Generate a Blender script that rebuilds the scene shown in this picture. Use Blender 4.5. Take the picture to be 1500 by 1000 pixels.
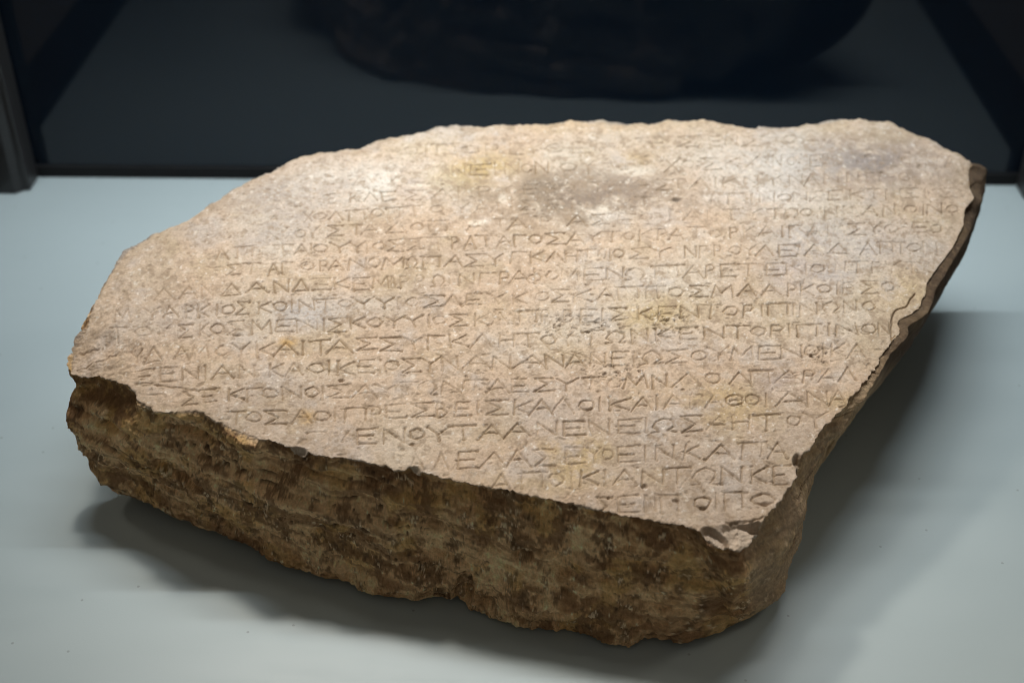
import bpy, math, random
import numpy as np
from mathutils import Vector, Matrix
from mathutils.kdtree import KDTree

for o in list(bpy.data.objects):
    bpy.data.objects.remove(o)
scene = bpy.context.scene
COL = scene.collection

# ------------------------------------------------------------------ camera
# the case: deck at z = 0, back wall at Y = WALL, camera looks down 35.7 degrees
PITCH = math.radians(35.7)
YAW = math.radians(1.0)
CAM_H = 0.60
F_PX = 1931.0                       # focal length in pixels of the 1500 x 1000 photograph
cd = bpy.data.cameras.new('camera')
cam = bpy.data.objects.new('camera', cd)
COL.objects.link(cam)
cd.sensor_width = 36.0
cd.lens = 36.0 * F_PX / 1500.0
cd.clip_start = 0.02
cd.clip_end = 50
cam.location = (0, 0, CAM_H)
cam.rotation_euler = (math.pi / 2 - PITCH, 0, YAW)
cd.dof.use_dof = True
cd.dof.focus_distance = 0.81
cd.dof.aperture_fstop = 4.8
scene.camera = cam

# ------------------------------------------------------------------ world, exposure
w = bpy.data.worlds.new('World')
scene.world = w
w.use_nodes = True
w.node_tree.nodes['Background'].inputs[0].default_value = (0.72, 0.65, 0.56, 1)
w.node_tree.nodes['Background'].inputs[1].default_value = 0.15
vs = scene.view_settings
vs.view_transform = 'Standard'
vs.look = 'None'
vs.exposure = 0.0
vs.gamma = 1.0
vs.use_curve_mapping = False
scene.render.engine = 'CYCLES'
scene.cycles.use_denoising = True
scene.cycles.denoiser = 'OPENIMAGEDENOISE'
scene.cycles.denoising_input_passes = 'RGB_ALBEDO_NORMAL'
scene.cycles.denoising_prefilter = 'ACCURATE'
scene.cycles.filter_width = 0.9
scene.cycles.sample_clamp_indirect = 3.0
scene.cycles.max_bounces = 6


def aim(o, target):
    d = Vector(target) - o.location
    o.rotation_euler = d.to_track_quat('-Z', 'Y').to_euler()


def area_light(name, loc, target, sx, sy, power, color, spread=180):
    l = bpy.data.lights.new(name, 'AREA')
    l.shape = 'RECTANGLE'
    l.size = sx
    l.size_y = sy
    l.energy = power
    l.color = color
    l.spread = math.radians(spread)
    o = bpy.data.objects.new(name, l)
    COL.objects.link(o)
    o.location = loc
    aim(o, target)
    return o


def spot_light(name, loc, target, angle, blend, radius, power, color):
    l = bpy.data.lights.new(name, 'SPOT')
    l.spot_size = math.radians(angle)
    l.spot_blend = blend
    l.shadow_soft_size = radius
    l.energy = power
    l.color = color
    o = bpy.data.objects.new(name, l)
    COL.objects.link(o)
    o.location = loc
    aim(o, target)
    return o

#LIGHTS
WARM = (1.0, 0.885, 0.755)
# small spots on a track just inside the top of the back wall
for sx, pw, rad in ((-0.28, 19.0, 0.052), (0.06, 5.5, 0.060), (0.34, 3.0, 0.060)):
    spot_light('track_spot', (sx, 1.055, 1.02), (sx * 0.35 + 0.06, 0.53, 0.1), 50, 0.95, rad, pw, WARM)
area_light('added_deck_wash', (0.0, 1.03, 0.98), (0.0, 0.99, 0.0), 1.0, 0.03, 3.4, (0.90, 0.96, 1.0), 80)  # wash strip added only to brighten the deck near the back wall
spot_light('side_or_added_spot', (-0.85, 1.03, 0.85), (0.04, 0.86, 0.05), 46, 1.0, 0.07, 8, WARM)
spot_light('side_or_added_spot', (0.95, 0.80, 0.8), (0.20, 0.50, 0.0), 22, 1.0, 0.11, 5.0, WARM)
spot_light('side_or_added_spot', (-0.66, 0.24, 1.2), (-0.50, 0.31, 0.0), 24, 1.0, 0.04, 44, (0.84, 0.92, 1.0))  # cool spot added to brighten the front left corner of the deck
spot_light('side_or_added_spot', (0.66, 0.30, 1.2), (0.47, 0.31, 0.0), 17, 1.0, 0.10, 26, (0.90, 0.95, 1.0))  # cool spot added to brighten the front right corner of the deck
#ENDLIGHTS

# ------------------------------------------------------------------ projection helpers
cR = (Matrix.Rotation(YAW, 3, 'Z') @ Matrix.Rotation(math.pi / 2 - PITCH, 3, 'X'))
R = np.array(cR)


def rays(u, v):
    u = np.asarray(u, float)
    v = np.asarray(v, float)
    d = np.stack([(u - 750) / F_PX, (500 - v) / F_PX, -np.ones_like(u)], -1)
    return d @ R.T


def on_plane(u, v, a, b=0.0, c=0.0):
    """point where the ray meets z = a + b*Y + c*X"""
    d = rays(u, v)
    t = (a - CAM_H) / (d[..., 2] - b * d[..., 1] - c * d[..., 0])
    p = d * t[..., None]
    p[..., 2] += CAM_H
    return p


def to_px(P):
    q = (P - np.array([0, 0, CAM_H])) @ R
    return 750 + F_PX * q[..., 0] / -q[..., 2], 500 - F_PX * q[..., 1] / -q[..., 2]

# top face of the slab: a plane that rises towards the back
TA, TB, TC = 0.0085, 0.150, -0.012
def top_pt(u, v):
    return on_plane(u, v, TA, TB, TC)

# ------------------------------------------------------------------ numpy noise
_rng = np.random.RandomState(7)
_perm = _rng.permutation(512)
_val = _rng.rand(512).astype(np.float32) * 2 - 1


def vnoise(x, y, z):
    xi = np.floor(x).astype(np.int64); yi = np.floor(y).astype(np.int64); zi = np.floor(z).astype(np.int64)
    fx = (x - xi).astype(np.float32); fy = (y - yi).astype(np.float32); fz = (z - zi).astype(np.float32)
    fx = fx * fx * (3 - 2 * fx); fy = fy * fy * (3 - 2 * fy); fz = fz * fz * (3 - 2 * fz)

    def h(a, b, c):
        return _val[_perm[(_perm[(_perm[a & 511] + b) & 511] + c) & 511]]
    r = 0
    for dz, wz in ((0, 1 - fz), (1, fz)):
        for dy, wy in ((0, 1 - fy), (1, fy)):
            a = h(xi, yi + dy, zi + dz)
            b = h(xi + 1, yi + dy, zi + dz)
            r = r + (a + (b - a) * fx) * wy * wz
    return r


def fbm(P, scale, octaves=4, gain=0.5, seed=0.0, ridged=False, stretch=(1, 1, 1)):
    x = P[:, 0] * scale * stretch[0] + seed * 13.7
    y = P[:, 1] * scale * stretch[1] + seed * 7.3
    z = P[:, 2] * scale * stretch[2] + seed * 3.1
    s = 0; a = 1.0; t = 0
    x, y, z = .80 * x + .36 * y - .48 * z, -.60 * x + .48 * y - .64 * z, .80 * y + .60 * z     # keep the lattice off the axes
    for k in range(octaves):
        n = vnoise(x, y, z)
        if ridged:
            n = 1 - 2 * np.abs(n)
        s = s + a * n
        t += a
        a *= gain
        x = x * 2.03 + 5.1; y = y * 2.03 + 1.7; z = z * 2.03 + 9.2
    return s / t


def smooth(e0, e1, x):
    t = np.clip((x - e0) / (e1 - e0), 0, 1)
    return t * t * (3 - 2 * t)

# ------------------------------------------------------------------ material helpers
def new_mat(name):
    m = bpy.data.materials.new(name)
    m.use_nodes = True
    return m, m.node_tree.nodes, m.node_tree.links, m.node_tree.nodes['Principled BSDF']

# stone
stone_mat, N, L, bs = new_mat('limestone')
att = N.new('ShaderNodeAttribute'); att.attribute_name = 'tint'
tc = N.new('ShaderNodeTexCoord')
n1 = N.new('ShaderNodeTexNoise'); n1.inputs['Scale'].default_value = 620; n1.inputs['Detail'].default_value = 5; n1.inputs['Roughness'].default_value = 0.7
L.new(tc.outputs['Object'], n1.inputs['Vector'])
r1 = N.new('ShaderNodeMapRange'); r1.inputs[1].default_value = 0.28; r1.inputs[2].default_value = 0.72; r1.inputs[3].default_value = 0.80; r1.inputs[4].default_value = 1.18
L.new(n1.outputs['Fac'], r1.inputs[0])
n2 = N.new('ShaderNodeTexNoise'); n2.inputs['Scale'].default_value = 170; n2.inputs['Detail'].default_value = 6; n2.inputs['Roughness'].default_value = 0.65
L.new(tc.outputs['Object'], n2.inputs['Vector'])
r2 = N.new('ShaderNodeMapRange'); r2.inputs[1].default_value = 0.3; r2.inputs[2].default_value = 0.7; r2.inputs[3].default_value = 0.88; r2.inputs[4].default_value = 1.10
L.new(n2.outputs['Fac'], r2.inputs[0])
mm = N.new('ShaderNodeMath'); mm.operation = 'MULTIPLY'
L.new(r1.outputs[0], mm.inputs[0]); L.new(r2.outputs[0], mm.inputs[1])
vm = N.new('ShaderNodeVectorMath'); vm.operation = 'SCALE'
L.new(att.outputs['Color'], vm.inputs[0]); L.new(mm.outputs[0], vm.inputs['Scale'])
L.new(vm.outputs[0], bs.inputs['Base Color'])
bs.inputs['Roughness'].default_value = 0.82
bs.inputs['Specular IOR Level'].default_value = 0.25
bp = N.new('ShaderNodeBump'); bp.inputs['Strength'].default_value = 0.7; bp.inputs['Distance'].default_value = 0.0006
rd = N.new('ShaderNodeMapRange'); rd.inputs[3].default_value = 0.0007; rd.inputs[4].default_value = 0.0028
L.new(att.outputs['Alpha'], rd.inputs[0]); L.new(rd.outputs[0], bp.inputs['Distance'])
ad = N.new('ShaderNodeMath'); ad.operation = 'ADD'
L.new(n1.outputs['Fac'], ad.inputs[0]); L.new(n2.outputs['Fac'], ad.inputs[1])
L.new(ad.outputs[0], bp.inputs['Height']); L.new(bp.outputs[0], bs.inputs['Normal'])

# painted deck of the case
deck_mat, N, L, bs = new_mat('pale_green_grey_paint')
tc = N.new('ShaderNodeTexCoord')
na = N.new('ShaderNodeTexNoise'); na.inputs['Scale'].default_value = 3.0; na.inputs['Detail'].default_value = 3
mp = N.new('ShaderNodeMapping'); mp.inputs['Scale'].default_value = (1.0, 3.0, 1.0)
L.new(tc.outputs['Object'], mp.inputs[0]); L.new(mp.outputs[0], na.inputs['Vector'])
vo = N.new('ShaderNodeTexVoronoi'); vo.voronoi_dimensions = '2D'; vo.inputs['Scale'].default_value = 30
L.new(tc.outputs['Object'], vo.inputs['Vector'])
lt = N.new('ShaderNodeMath'); lt.operation = 'LESS_THAN'; lt.inputs[1].default_value = 0.026
L.new(vo.outputs['Distance'], lt.inputs[0])
sp = N.new('ShaderNodeSeparateColor'); L.new(vo.outputs['Color'], sp.inputs[0])
gt = N.new('ShaderNodeMath'); gt.operation = 'GREATER_THAN'; gt.inputs[1].default_value = 0.72
L.new(sp.outputs[0], gt.inputs[0])
mu = N.new('ShaderNodeMath'); mu.operation = 'MULTIPLY'; L.new(lt.outputs[0], mu.inputs[0]); L.new(gt.outputs[0], mu.inputs[1])
mu2 = N.new('ShaderNodeMath'); mu2.operation = 'MULTIPLY'; mu2.inputs[1].default_value = 0.4; L.new(mu.outputs[0], mu2.inputs[0])
mx = N.new('ShaderNodeMix'); mx.data_type = 'RGBA'
mx.inputs[6].default_value = (0.36, 0.43, 0.44, 1); mx.inputs[7].default_value = (0.395, 0.465, 0.475, 1)
L.new(na.outputs['Fac'], mx.inputs[0])
mx2 = N.new('ShaderNodeMix'); mx2.data_type = 'RGBA'; mx2.inputs[7].default_value = (0.10, 0.10, 0.09, 1)
L.new(mu2.outputs[0], mx2.inputs[0]); L.new(mx.outputs[2], mx2.inputs[6])
L.new(mx2.outputs[2], bs.inputs['Base Color'])
nr = N.new('ShaderNodeTexNoise'); nr.inputs['Scale'].default_value = 900; nr.inputs['Detail'].default_value = 2
L.new(tc.outputs['Object'], nr.inputs['Vector'])
bp = N.new('ShaderNodeBump'); bp.inputs['Strength'].default_value = 0.12; bp.inputs['Distance'].default_value = 0.0003
L.new(nr.outputs['Fac'], bp.inputs['Height']); L.new(bp.outputs[0], bs.inputs['Normal'])
ns = N.new('ShaderNodeTexNoise'); ns.inputs['Scale'].default_value = 14; ns.inputs['Detail'].default_value = 7; ns.inputs['Roughness'].default_value = 0.7
ms = N.new('ShaderNodeMapping'); ms.inputs['Scale'].default_value = (0.5, 2.2, 1); ms.inputs['Rotation'].default_value = (0, 0, 0.2)
L.new(tc.outputs['Object'], ms.inputs[0]); L.new(ms.outputs[0], ns.inputs['Vector'])
rr = N.new('ShaderNodeMapRange'); rr.inputs[1].default_value = 0.3; rr.inputs[2].default_value = 0.7; rr.inputs[3].default_value = 0.30; rr.inputs[4].default_value = 0.52
L.new(ns.outputs['Fac'], rr.inputs[0]); L.new(rr.outputs[0], bs.inputs['Roughness'])
bs.inputs['Specular IOR Level'].default_value = 0.5

# dark glass back
glass_mat, N, L, bs = new_mat('black_glass')
bs.inputs['Base Color'].default_value = (0.0065, 0.0125, 0.023, 1)
bs.inputs['Roughness'].default_value = 0.03
bs.inputs['IOR'].default_value = 1.48

metal_mat, N, L, bs = new_mat('anthracite_powder_coat')
tc = N.new('ShaderNodeTexCoord')
nn = N.new('ShaderNodeTexNoise'); nn.inputs['Scale'].default_value = 1400; nn.inputs['Detail'].default_value = 2
L.new(tc.outputs['Object'], nn.inputs['Vector'])
cr = N.new('ShaderNodeMapRange'); cr.inputs[3].default_value = 0.7; cr.inputs[4].default_value = 1.3
L.new(nn.outputs['Fac'], cr.inputs[0])
vm = N.new('ShaderNodeVectorMath'); vm.operation = 'SCALE'; vm.inputs[0].default_value = (0.030, 0.029, 0.030)
L.new(cr.outputs[0], vm.inputs['Scale']); L.new(vm.outputs[0], bs.inputs['Base Color'])
bs.inputs['Roughness'].default_value = 0.42
bp = N.new('ShaderNodeBump'); bp.inputs['Strength'].default_value = 0.2; bp.inputs['Distance'].default_value = 0.0002
L.new(nn.outputs['Fac'], bp.inputs['Height']); L.new(bp.outputs[0], bs.inputs['Normal'])

gap_mat, N, L, bs = new_mat('shadow_gap_black')
bs.inputs['Base Color'].default_value = (0.006, 0.006, 0.007, 1)
bs.inputs['Roughness'].default_value = 0.85

# ------------------------------------------------------------------ simple mesh helper
def link_mesh(name, verts, faces, mat, parent=None, smooth_shade=False):
    me = bpy.data.meshes.new(name)
    me.from_pydata([tuple(map(float, v)) for v in verts], [], faces)
    me.materials.append(mat)
    if smooth_shade:
        me.polygons.foreach_set('use_smooth', [True] * len(me.polygons))
    me.update()
    o = bpy.data.objects.new(name, me)
    COL.objects.link(o)
    o.parent = parent
    return o


def prism(poly, z0, z1, bevel=0.0):
    """vertical prism over a plan polygon (counter-clockwise)"""
    n = len(poly)
    v = [(x, y, z0) for x, y in poly] + [(x, y, z1) for x, y in poly]
    f = [tuple(range(n - 1, -1, -1)), tuple(range(n, 2 * n))]
    for i in range(n):
        j = (i + 1) % n
        f.append((i, j, n + j, n + i))
    return v, f


def tag(o, label=None, cat=None, kind=None, group=None):
    if label: o['label'] = label
    if cat: o['category'] = cat
    if kind: o['kind'] = kind
    if group: o['group'] = group


def bevelled(o, width, seg=2):
    m = o.modifiers.new('bevel', 'BEVEL'); m.width = width; m.segments = seg
    return o

# ------------------------------------------------------------------ the case
WALL = 1.0945
X0, X1 = -0.497, 0.468           # deck edges
v, f = prism([(X0, 0.02), (X1, 0.02), (X1, WALL + 0.02), (X0, WALL + 0.02)], -0.03, 0.0)
deck = link_mesh('display_deck', v, f, deck_mat)
bevelled(deck, 0.0015)
tag(deck, 'pale grey-green painted deck of the display case under the inscribed stone', None, 'structure')
# back wall of dark glass
v, f = prism([(-1.3, WALL), (1.3, WALL), (1.3, WALL + 0.01), (-1.3, WALL + 0.01)], 0.012, 1.15)
wall = link_mesh('back_panel', v, f, glass_mat)
tag(wall, 'dark glossy blue-black back panel of the case mirroring the stone and deck', 'panel')
v, f = prism([(-0.6, WALL - 0.0025), (0.6, WALL - 0.0025), (0.6, WALL + 0.01), (-0.6, WALL + 0.01)], 0.0004, 0.0118)
gs = link_mesh('shadow_gap_strip', v, f, gap_mat, None)  # matte black strip put in for the dark shadow gap at the wall foot
tag(gs, 'thin black strip standing in for the shadow gap between the pale deck and dark back wall', 'gap strip')


def post(name, side, label):
    # corner post of the frame; side = -1 left, +1 right
    e = bpy.data.objects.new(name, None); COL.objects.link(e)
    tag(e, label, 'post', group='corner posts of the display case')
    if side < 0:
        xi, yf = -0.465, WALL - 0.029
        poly = [(xi - 0.11, yf), (xi - 0.016, yf), (xi, yf + 0.0), (xi, WALL - 0.003), (xi - 0.11, WALL - 0.003)]
    else:
        xi, yf = 0.4505, WALL - 0.029
        poly = [(xi, WALL - 0.003), (xi, yf), (xi + 0.016, yf), (xi + 0.11, yf), (xi + 0.11, WALL - 0.003)]
    v, f = prism(poly, 0.0005, 1.15)
    b = link_mesh('post_body', v, f, metal_mat, e)
    bevelled(b, 0.0018, 3)
    # raised trim on the front face
    if side < 0:
        pl = [(xi - 0.11, yf - 0.006), (xi - 0.012, yf - 0.006), (xi - 0.006, yf - 0.0005), (xi - 0.11, yf - 0.0005)]
    else:
        pl = [(xi + 0.006, yf - 0.0005), (xi + 0.012, yf - 0.006), (xi + 0.11, yf - 0.006), (xi + 0.11, yf - 0.0005)]
    v, f = prism(pl, 0.0008, 1.15)
    t = link_mesh('front_trim', v, f, metal_mat, e)
    return e

post('corner_post', -1, 'dark grey metal corner post at the left end of the back wall')
post('corner_post', 1, 'dark grey metal corner post at the right end of the back wall')
# side rails of the frame beside the deck
for s, x, lab in ((-1, X0, 'low dark metal side rail along the left edge of the deck'), (1, X1, 'low dark metal side rail along the right edge of the deck')):
    a, b = sorted((x + s * 0.0006, x + s * 0.05))
    v, f = prism([(a, 0.02), (b, 0.02), (b, WALL - 0.040), (a, WALL - 0.040)], -0.03, 0.012)
    o = bevelled(link_mesh('side_rail', v, f, metal_mat), 0.002)
    tag(o, lab, 'rail')

# ------------------------------------------------------------------ slab outline
# keys: top outline pixel (u, v), then the widest point of the side below it:
# pixel (u, v) at height z, and how far the foot is set in from there
K = [  # u, v, su, sv, sz, foot inset
    (101, 540, 103, 575, 0.085, .060), (140, 543, 106, 625, 0.055, .050), (165, 549, 118, 668, 0.040, .042), (196, 568, 145, 699, 0.028, .034),
    (201, 580, 172, 705, 0.025, .030), (226, 600, 205, 722, 0.022, .026), (250, 602, 228, 738, 0.019, .024), (290, 600, 268, 752, 0.017, .022), (312, 615, 292, 762, 0.016, .022),
    (352, 632, 330, 776, 0.014, .020), (420, 653, 400, 806, 0.012, .018), (446, 661, 430, 818, 0.011, .016), (500, 668, 490, 846, 0.009, .014),
    (590, 688, 575, 869, 0.007, .012), (604, 680, 600, 873, 0.006, .010), (616, 688, 620, 874, 0.006, .010), (660, 701, 655, 869, 0.006, .010), (700, 710, 690, 884, 0.005, .010),
    (760, 722, 740, 902, 0.005, .010), (860, 742, 830, 926, 0.004, .010), (930, 757, 900, 943, 0.004, .010), (1000, 771, 960, 943, 0.004, .010), (1035, 781, 1010, 936, 0.005, .012),
    (1060, 793, 1045, 925, 0.006, .012), (1083, 800, 1085, 905, 0.008, .012), (1100, 787, 1096, 903, 0.008, .012), (1116, 764, 1124, 888, 0.011, .014), (1135, 742, 1154, 858, 0.017, .018),
    (1163, 700, 1172, 800, 0.027, .020), (1170, 668, 1178, 745, 0.036, .022), (1190, 650, 1184, 705, 0.045, .026), (1206, 625, 1203, 662, 0.060, .034),
    (1232, 600, 1228, 622, 0.072, .044), (1256, 572, 1250, 590, 0.080, .050), (1282, 538, 1278, 547, 0.085, .055), (1302, 505, 1300, 512, 0.088, .060),
    (1318, 487, 1317, 492, 0.094, .065), (1316, 472, 1320, 477, 0.096, .070), (1345, 450, 1350, 456, 0.096, .070), (1356, 428, 1363, 435, 0.098, .070), (1357, 412, 1370, 418, 0.098, .070),
    (1376, 388, 1386, 398, 0.100, .070), (1400, 355, 1404, 362, 0.104, .070), (1412, 330, 1416, 345, 0.108, .070), (1414, 305, 1434, 312, 0.106, .120), (1428, 288, 1437, 298, 0.114, .120), (1419, 262, 1443, 276, 0.112, .120),
    (1424, 229, 1446, 244, 0.121, .120)]
# hidden back and left sides: top pixel, foot inset, widest point a little outside the top edge
KB = [(1405, 215, .12), (1375, 203, .12), (1330, 183, .12), (1303, 170, .12), (1250, 170, .07), (1170, 177, .07), (1130, 184, .045), (1095, 184, .014), (1070, 176, .014), (1050, 172, .014),
      (990, 169, .014), (950, 175, .014), (915, 176, .014), (850, 172, .014), (780, 177, .014), (720, 179, .014), (660, 180, .014), (610, 190, .014), (550, 200, .014), (530, 211, .014), (465, 215, .014),
      (440, 222, .014), (400, 245, .014), (365, 262, .014), (330, 285, .014), (300, 302, .014), (275, 320, .055), (245, 330, .055), (215, 345, .055), (185, 368, .055), (160, 395, .055), (145, 425, .055),
      (133, 450, .055), (130, 472, .055), (115, 492, .055), (104, 512, .06), (99, 530, .06)]

ktop = []; ksil = []; kin = []
for u, v_, su, sv, sz, ins in K:
    t = top_pt(u, v_)
    if u >= 1256 and u < 1413 and sv > v_:      # steep undercut break along the right side
        sz = t[2] - (sv - v_) / 1600.0
    s = on_plane(su, sv, sz)
    ktop.append(t); ksil.append(s); kin.append(ins)
for u, v_, ins in KB:
    t = top_pt(u, v_)
    ktop.append(t); ksil.append(None); kin.append(ins)
ktop = np.array(ktop)
cen = ktop.mean(0)
nk = len(ktop)
for i in range(nk):
    if ksil[i] is None:
        a = ktop[(i - 2) % nk]; b = ktop[(i + 2) % nk]
        d = (b - a)[:2]; d /= np.linalg.norm(d)
        nrm = np.array([d[1], -d[0]])
        t = ktop[i]
        ksil[i] = np.array([t[0] + nrm[0] * 0.001, t[1] + nrm[1] * 0.001, t[2] - 0.020])
ksil = np.array(ksil); kin = np.array(kin)
# feet
kfoot = np.zeros_like(ksil)
for i in range(nk):
    d = cen[:2] - ksil[i, :2]
    d /= np.linalg.norm(d)
    kfoot[i] = (ksil[i, 0] + d[0] * kin[i], ksil[i, 1] + d[1] * kin[i], 0.0006)

# dense outline
seg = np.linalg.norm(np.roll(ktop, -1, 0)[:, :2] - ktop[:, :2], axis=1)
cum = np.concatenate([[0], np.cumsum(seg)])
NO = 9000
sd = np.linspace(0, cum[-1], NO, endpoint=False)


def along(arr):
    a = np.concatenate([arr, arr[:1]])
    return np.stack([np.interp(sd, cum, a[:, k]) for k in range(a.shape[1])], 1)


def csmooth(a, n):
    k = np.hanning(n + 2)[1:-1]; k /= k.sum()
    e = np.concatenate([a[-n:], a, a[:n]])
    return np.stack([np.convolve(e[:, j], k, 'same')[n:-n] for j in range(a.shape[1])], 1)

out = csmooth(along(ktop), 35)
sil = csmooth(along(ksil), 45)
foot = csmooth(along(kfoot), 220)
tang = np.roll(out, -25, 0)[:, :2] - np.roll(out, 25, 0)[:, :2]
tang /= np.linalg.norm(tang, axis=1)[:, None] + 1e-9
onrm = np.stack([tang[:, 1], -tang[:, 0]], 1)
onrm = csmooth(onrm, 121); onrm /= np.linalg.norm(onrm, axis=1)[:, None]
P3 = np.concatenate([out[:, :2], np.zeros((NO, 1))], 1)
front = smooth(0.78, 0.66, out[:, 1])           # sharp chipped edge at the front, worn at the back
rim = fbm(P3, 60, 4, 0.6, 3) * 0.0016 + fbm(P3, 350, 3, 0.7, 5) * 0.0014 * (.25 + .75 * front)
rim = rim + fbm(P3, 130, 2, 0.5, 9, True).clip(-1, 0) * 0.0012 * (.2 + .8 * front)
out[:, :2] += onrm * (rim * (0.7 + 0.5 * front))[:, None]

# ------------------------------------------------------------------ top face grid
H = 0.00050
x0, x1 = out[:, 0].min() - 3 * H, out[:, 0].max() + 3 * H
y0, y1 = out[:, 1].min() - 3 * H, out[:, 1].max() + 3 * H
nx = int((x1 - x0) / H) + 1; ny = int((y1 - y0) / H) + 1
gx = x0 + np.arange(nx) * H; gy = y0 + np.arange(ny) * H
ins = np.zeros((ny, nx), bool)
px_, py_ = out[:, 0], out[:, 1]
qx, qy = np.roll(px_, -1), np.roll(py_, -1)
for j in range(ny):
    y = gy[j]
    m = (py_ <= y) != (qy <= y)
    xs = np.sort(px_[m] + (y - py_[m]) / (qy[m] - py_[m]) * (qx[m] - px_[m]))
    for a, b in zip(xs[0::2], xs[1::2]):
        ins[j, np.searchsorted(gx, a):np.searchsorted(gx, b)] = True
# distance from the edge (cells), by erosion
dist = np.zeros((ny, nx), np.float32)
cur = ins.copy()
for k in range(46):
    dist += cur
    e = cur.copy()
    e[1:] &= cur[:-1]; e[:-1] &= cur[1:]; e[:, 1:] &= cur[:, :-1]; e[:, :-1] &= cur[:, 1:]
    if k % 2:
        e[1:, 1:] &= cur[:-1, :-1]; e[:-1, :-1] &= cur[1:, 1:]; e[1:, :-1] &= cur[:-1, 1:]; e[:-1, 1:] &= cur[1:, :-1]
    cur = e
dist *= H

GX, GY = np.meshgrid(gx, gy)
flat = np.stack([GX.ravel(), GY.ravel(), np.zeros(nx * ny)], 1)
U, V = to_px(np.stack([GX, GY, TA + TB * GY + TC * GX], -1))

# ------------------------------------------------------------------ the inscription
G = {  # strokes in a unit box, y up
    'Α': [[(0, 0), (.5, 1), (1, 0)], [(.22, .38), (.78, .38)]],
    'Β': [[(.1, 0), (.1, 1), (.6, .95), (.75, .78), (.6, .55), (.1, .52)], [(.6, .52), (.9, .3), (.65, .03), (.1, 0)]],
    'Γ': [[(.1, 0), (.1, 1), (1, 1)]],
    'Δ': [[(0, 0), (.5, 1), (1, 0), (0, 0)]],
    'Ε': [[(1, 1), (.1, 1), (.1, 0), (1, 0)], [(.1, .5), (.75, .5)]],
    'Η': [[(.05, 0), (.05, 1)], [(.95, 0), (.95, 1)], [(.05, .5), (.95, .5)]],
    'Θ': [[(.5 + .5 * math.cos(a * .524), .5 + .48 * math.sin(a * .524)) for a in range(13)], [(.25, .5), (.75, .5)]],
    'Ι': [[(.5, 0), (.5, 1)]],
    'Κ': [[(.1, 0), (.1, 1)], [(1, .97), (.15, .5), (1, .03)]],
    'Λ': [[(0, 0), (.5, 1), (1, 0)]],
    'Μ': [[(0, 0), (.12, 1), (.5, .32), (.88, 1), (1, 0)]],
    'Ν': [[(.05, 0), (.05, 1), (.95, .08), (.95, 1)]],
    'Ξ': [[(0, 1), (1, 1)], [(.2, .5), (.8, .5)], [(0, 0), (1, 0)]],
    'Ο': [[(.5 + .48 * math.cos(a * .524), .52 + .40 * math.sin(a * .524)) for a in range(13)]],
    'Π': [[(.1, 0), (.1, 1), (.9, 1), (.9, .1)], [(-.05, 1), (1.05, 1)]],
    'Ρ': [[(.15, 0), (.15, 1), (.7, .97), (.9, .75), (.7, .5), (.15, .48)]],
    'Σ': [[(1, 1), (.05, 1), (.65, .5), (.05, 0), (1, 0)]],
    'Τ': [[(0, 1), (1, 1)], [(.5, 1), (.5, 0)]],
    'Υ': [[(0, 1), (.5, .52), (1, 1)], [(.5, .52), (.5, 0)]],
    'Φ': [[(.5 + .5 * math.cos(a * .524), .45 + .28 * math.sin(a * .524)) for a in range(13)], [(.5, -.05), (.5, 1.15)]],
    'Χ': [[(0, 1), (1, 0)], [(0, 0), (1, 1)]],
    'Ω': [[(0, 0), (.32, .06), (.06, .42), (.14, .8), (.5, 1), (.86, .8), (.94, .42), (.68, .06), (1, 0)]],
}
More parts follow.
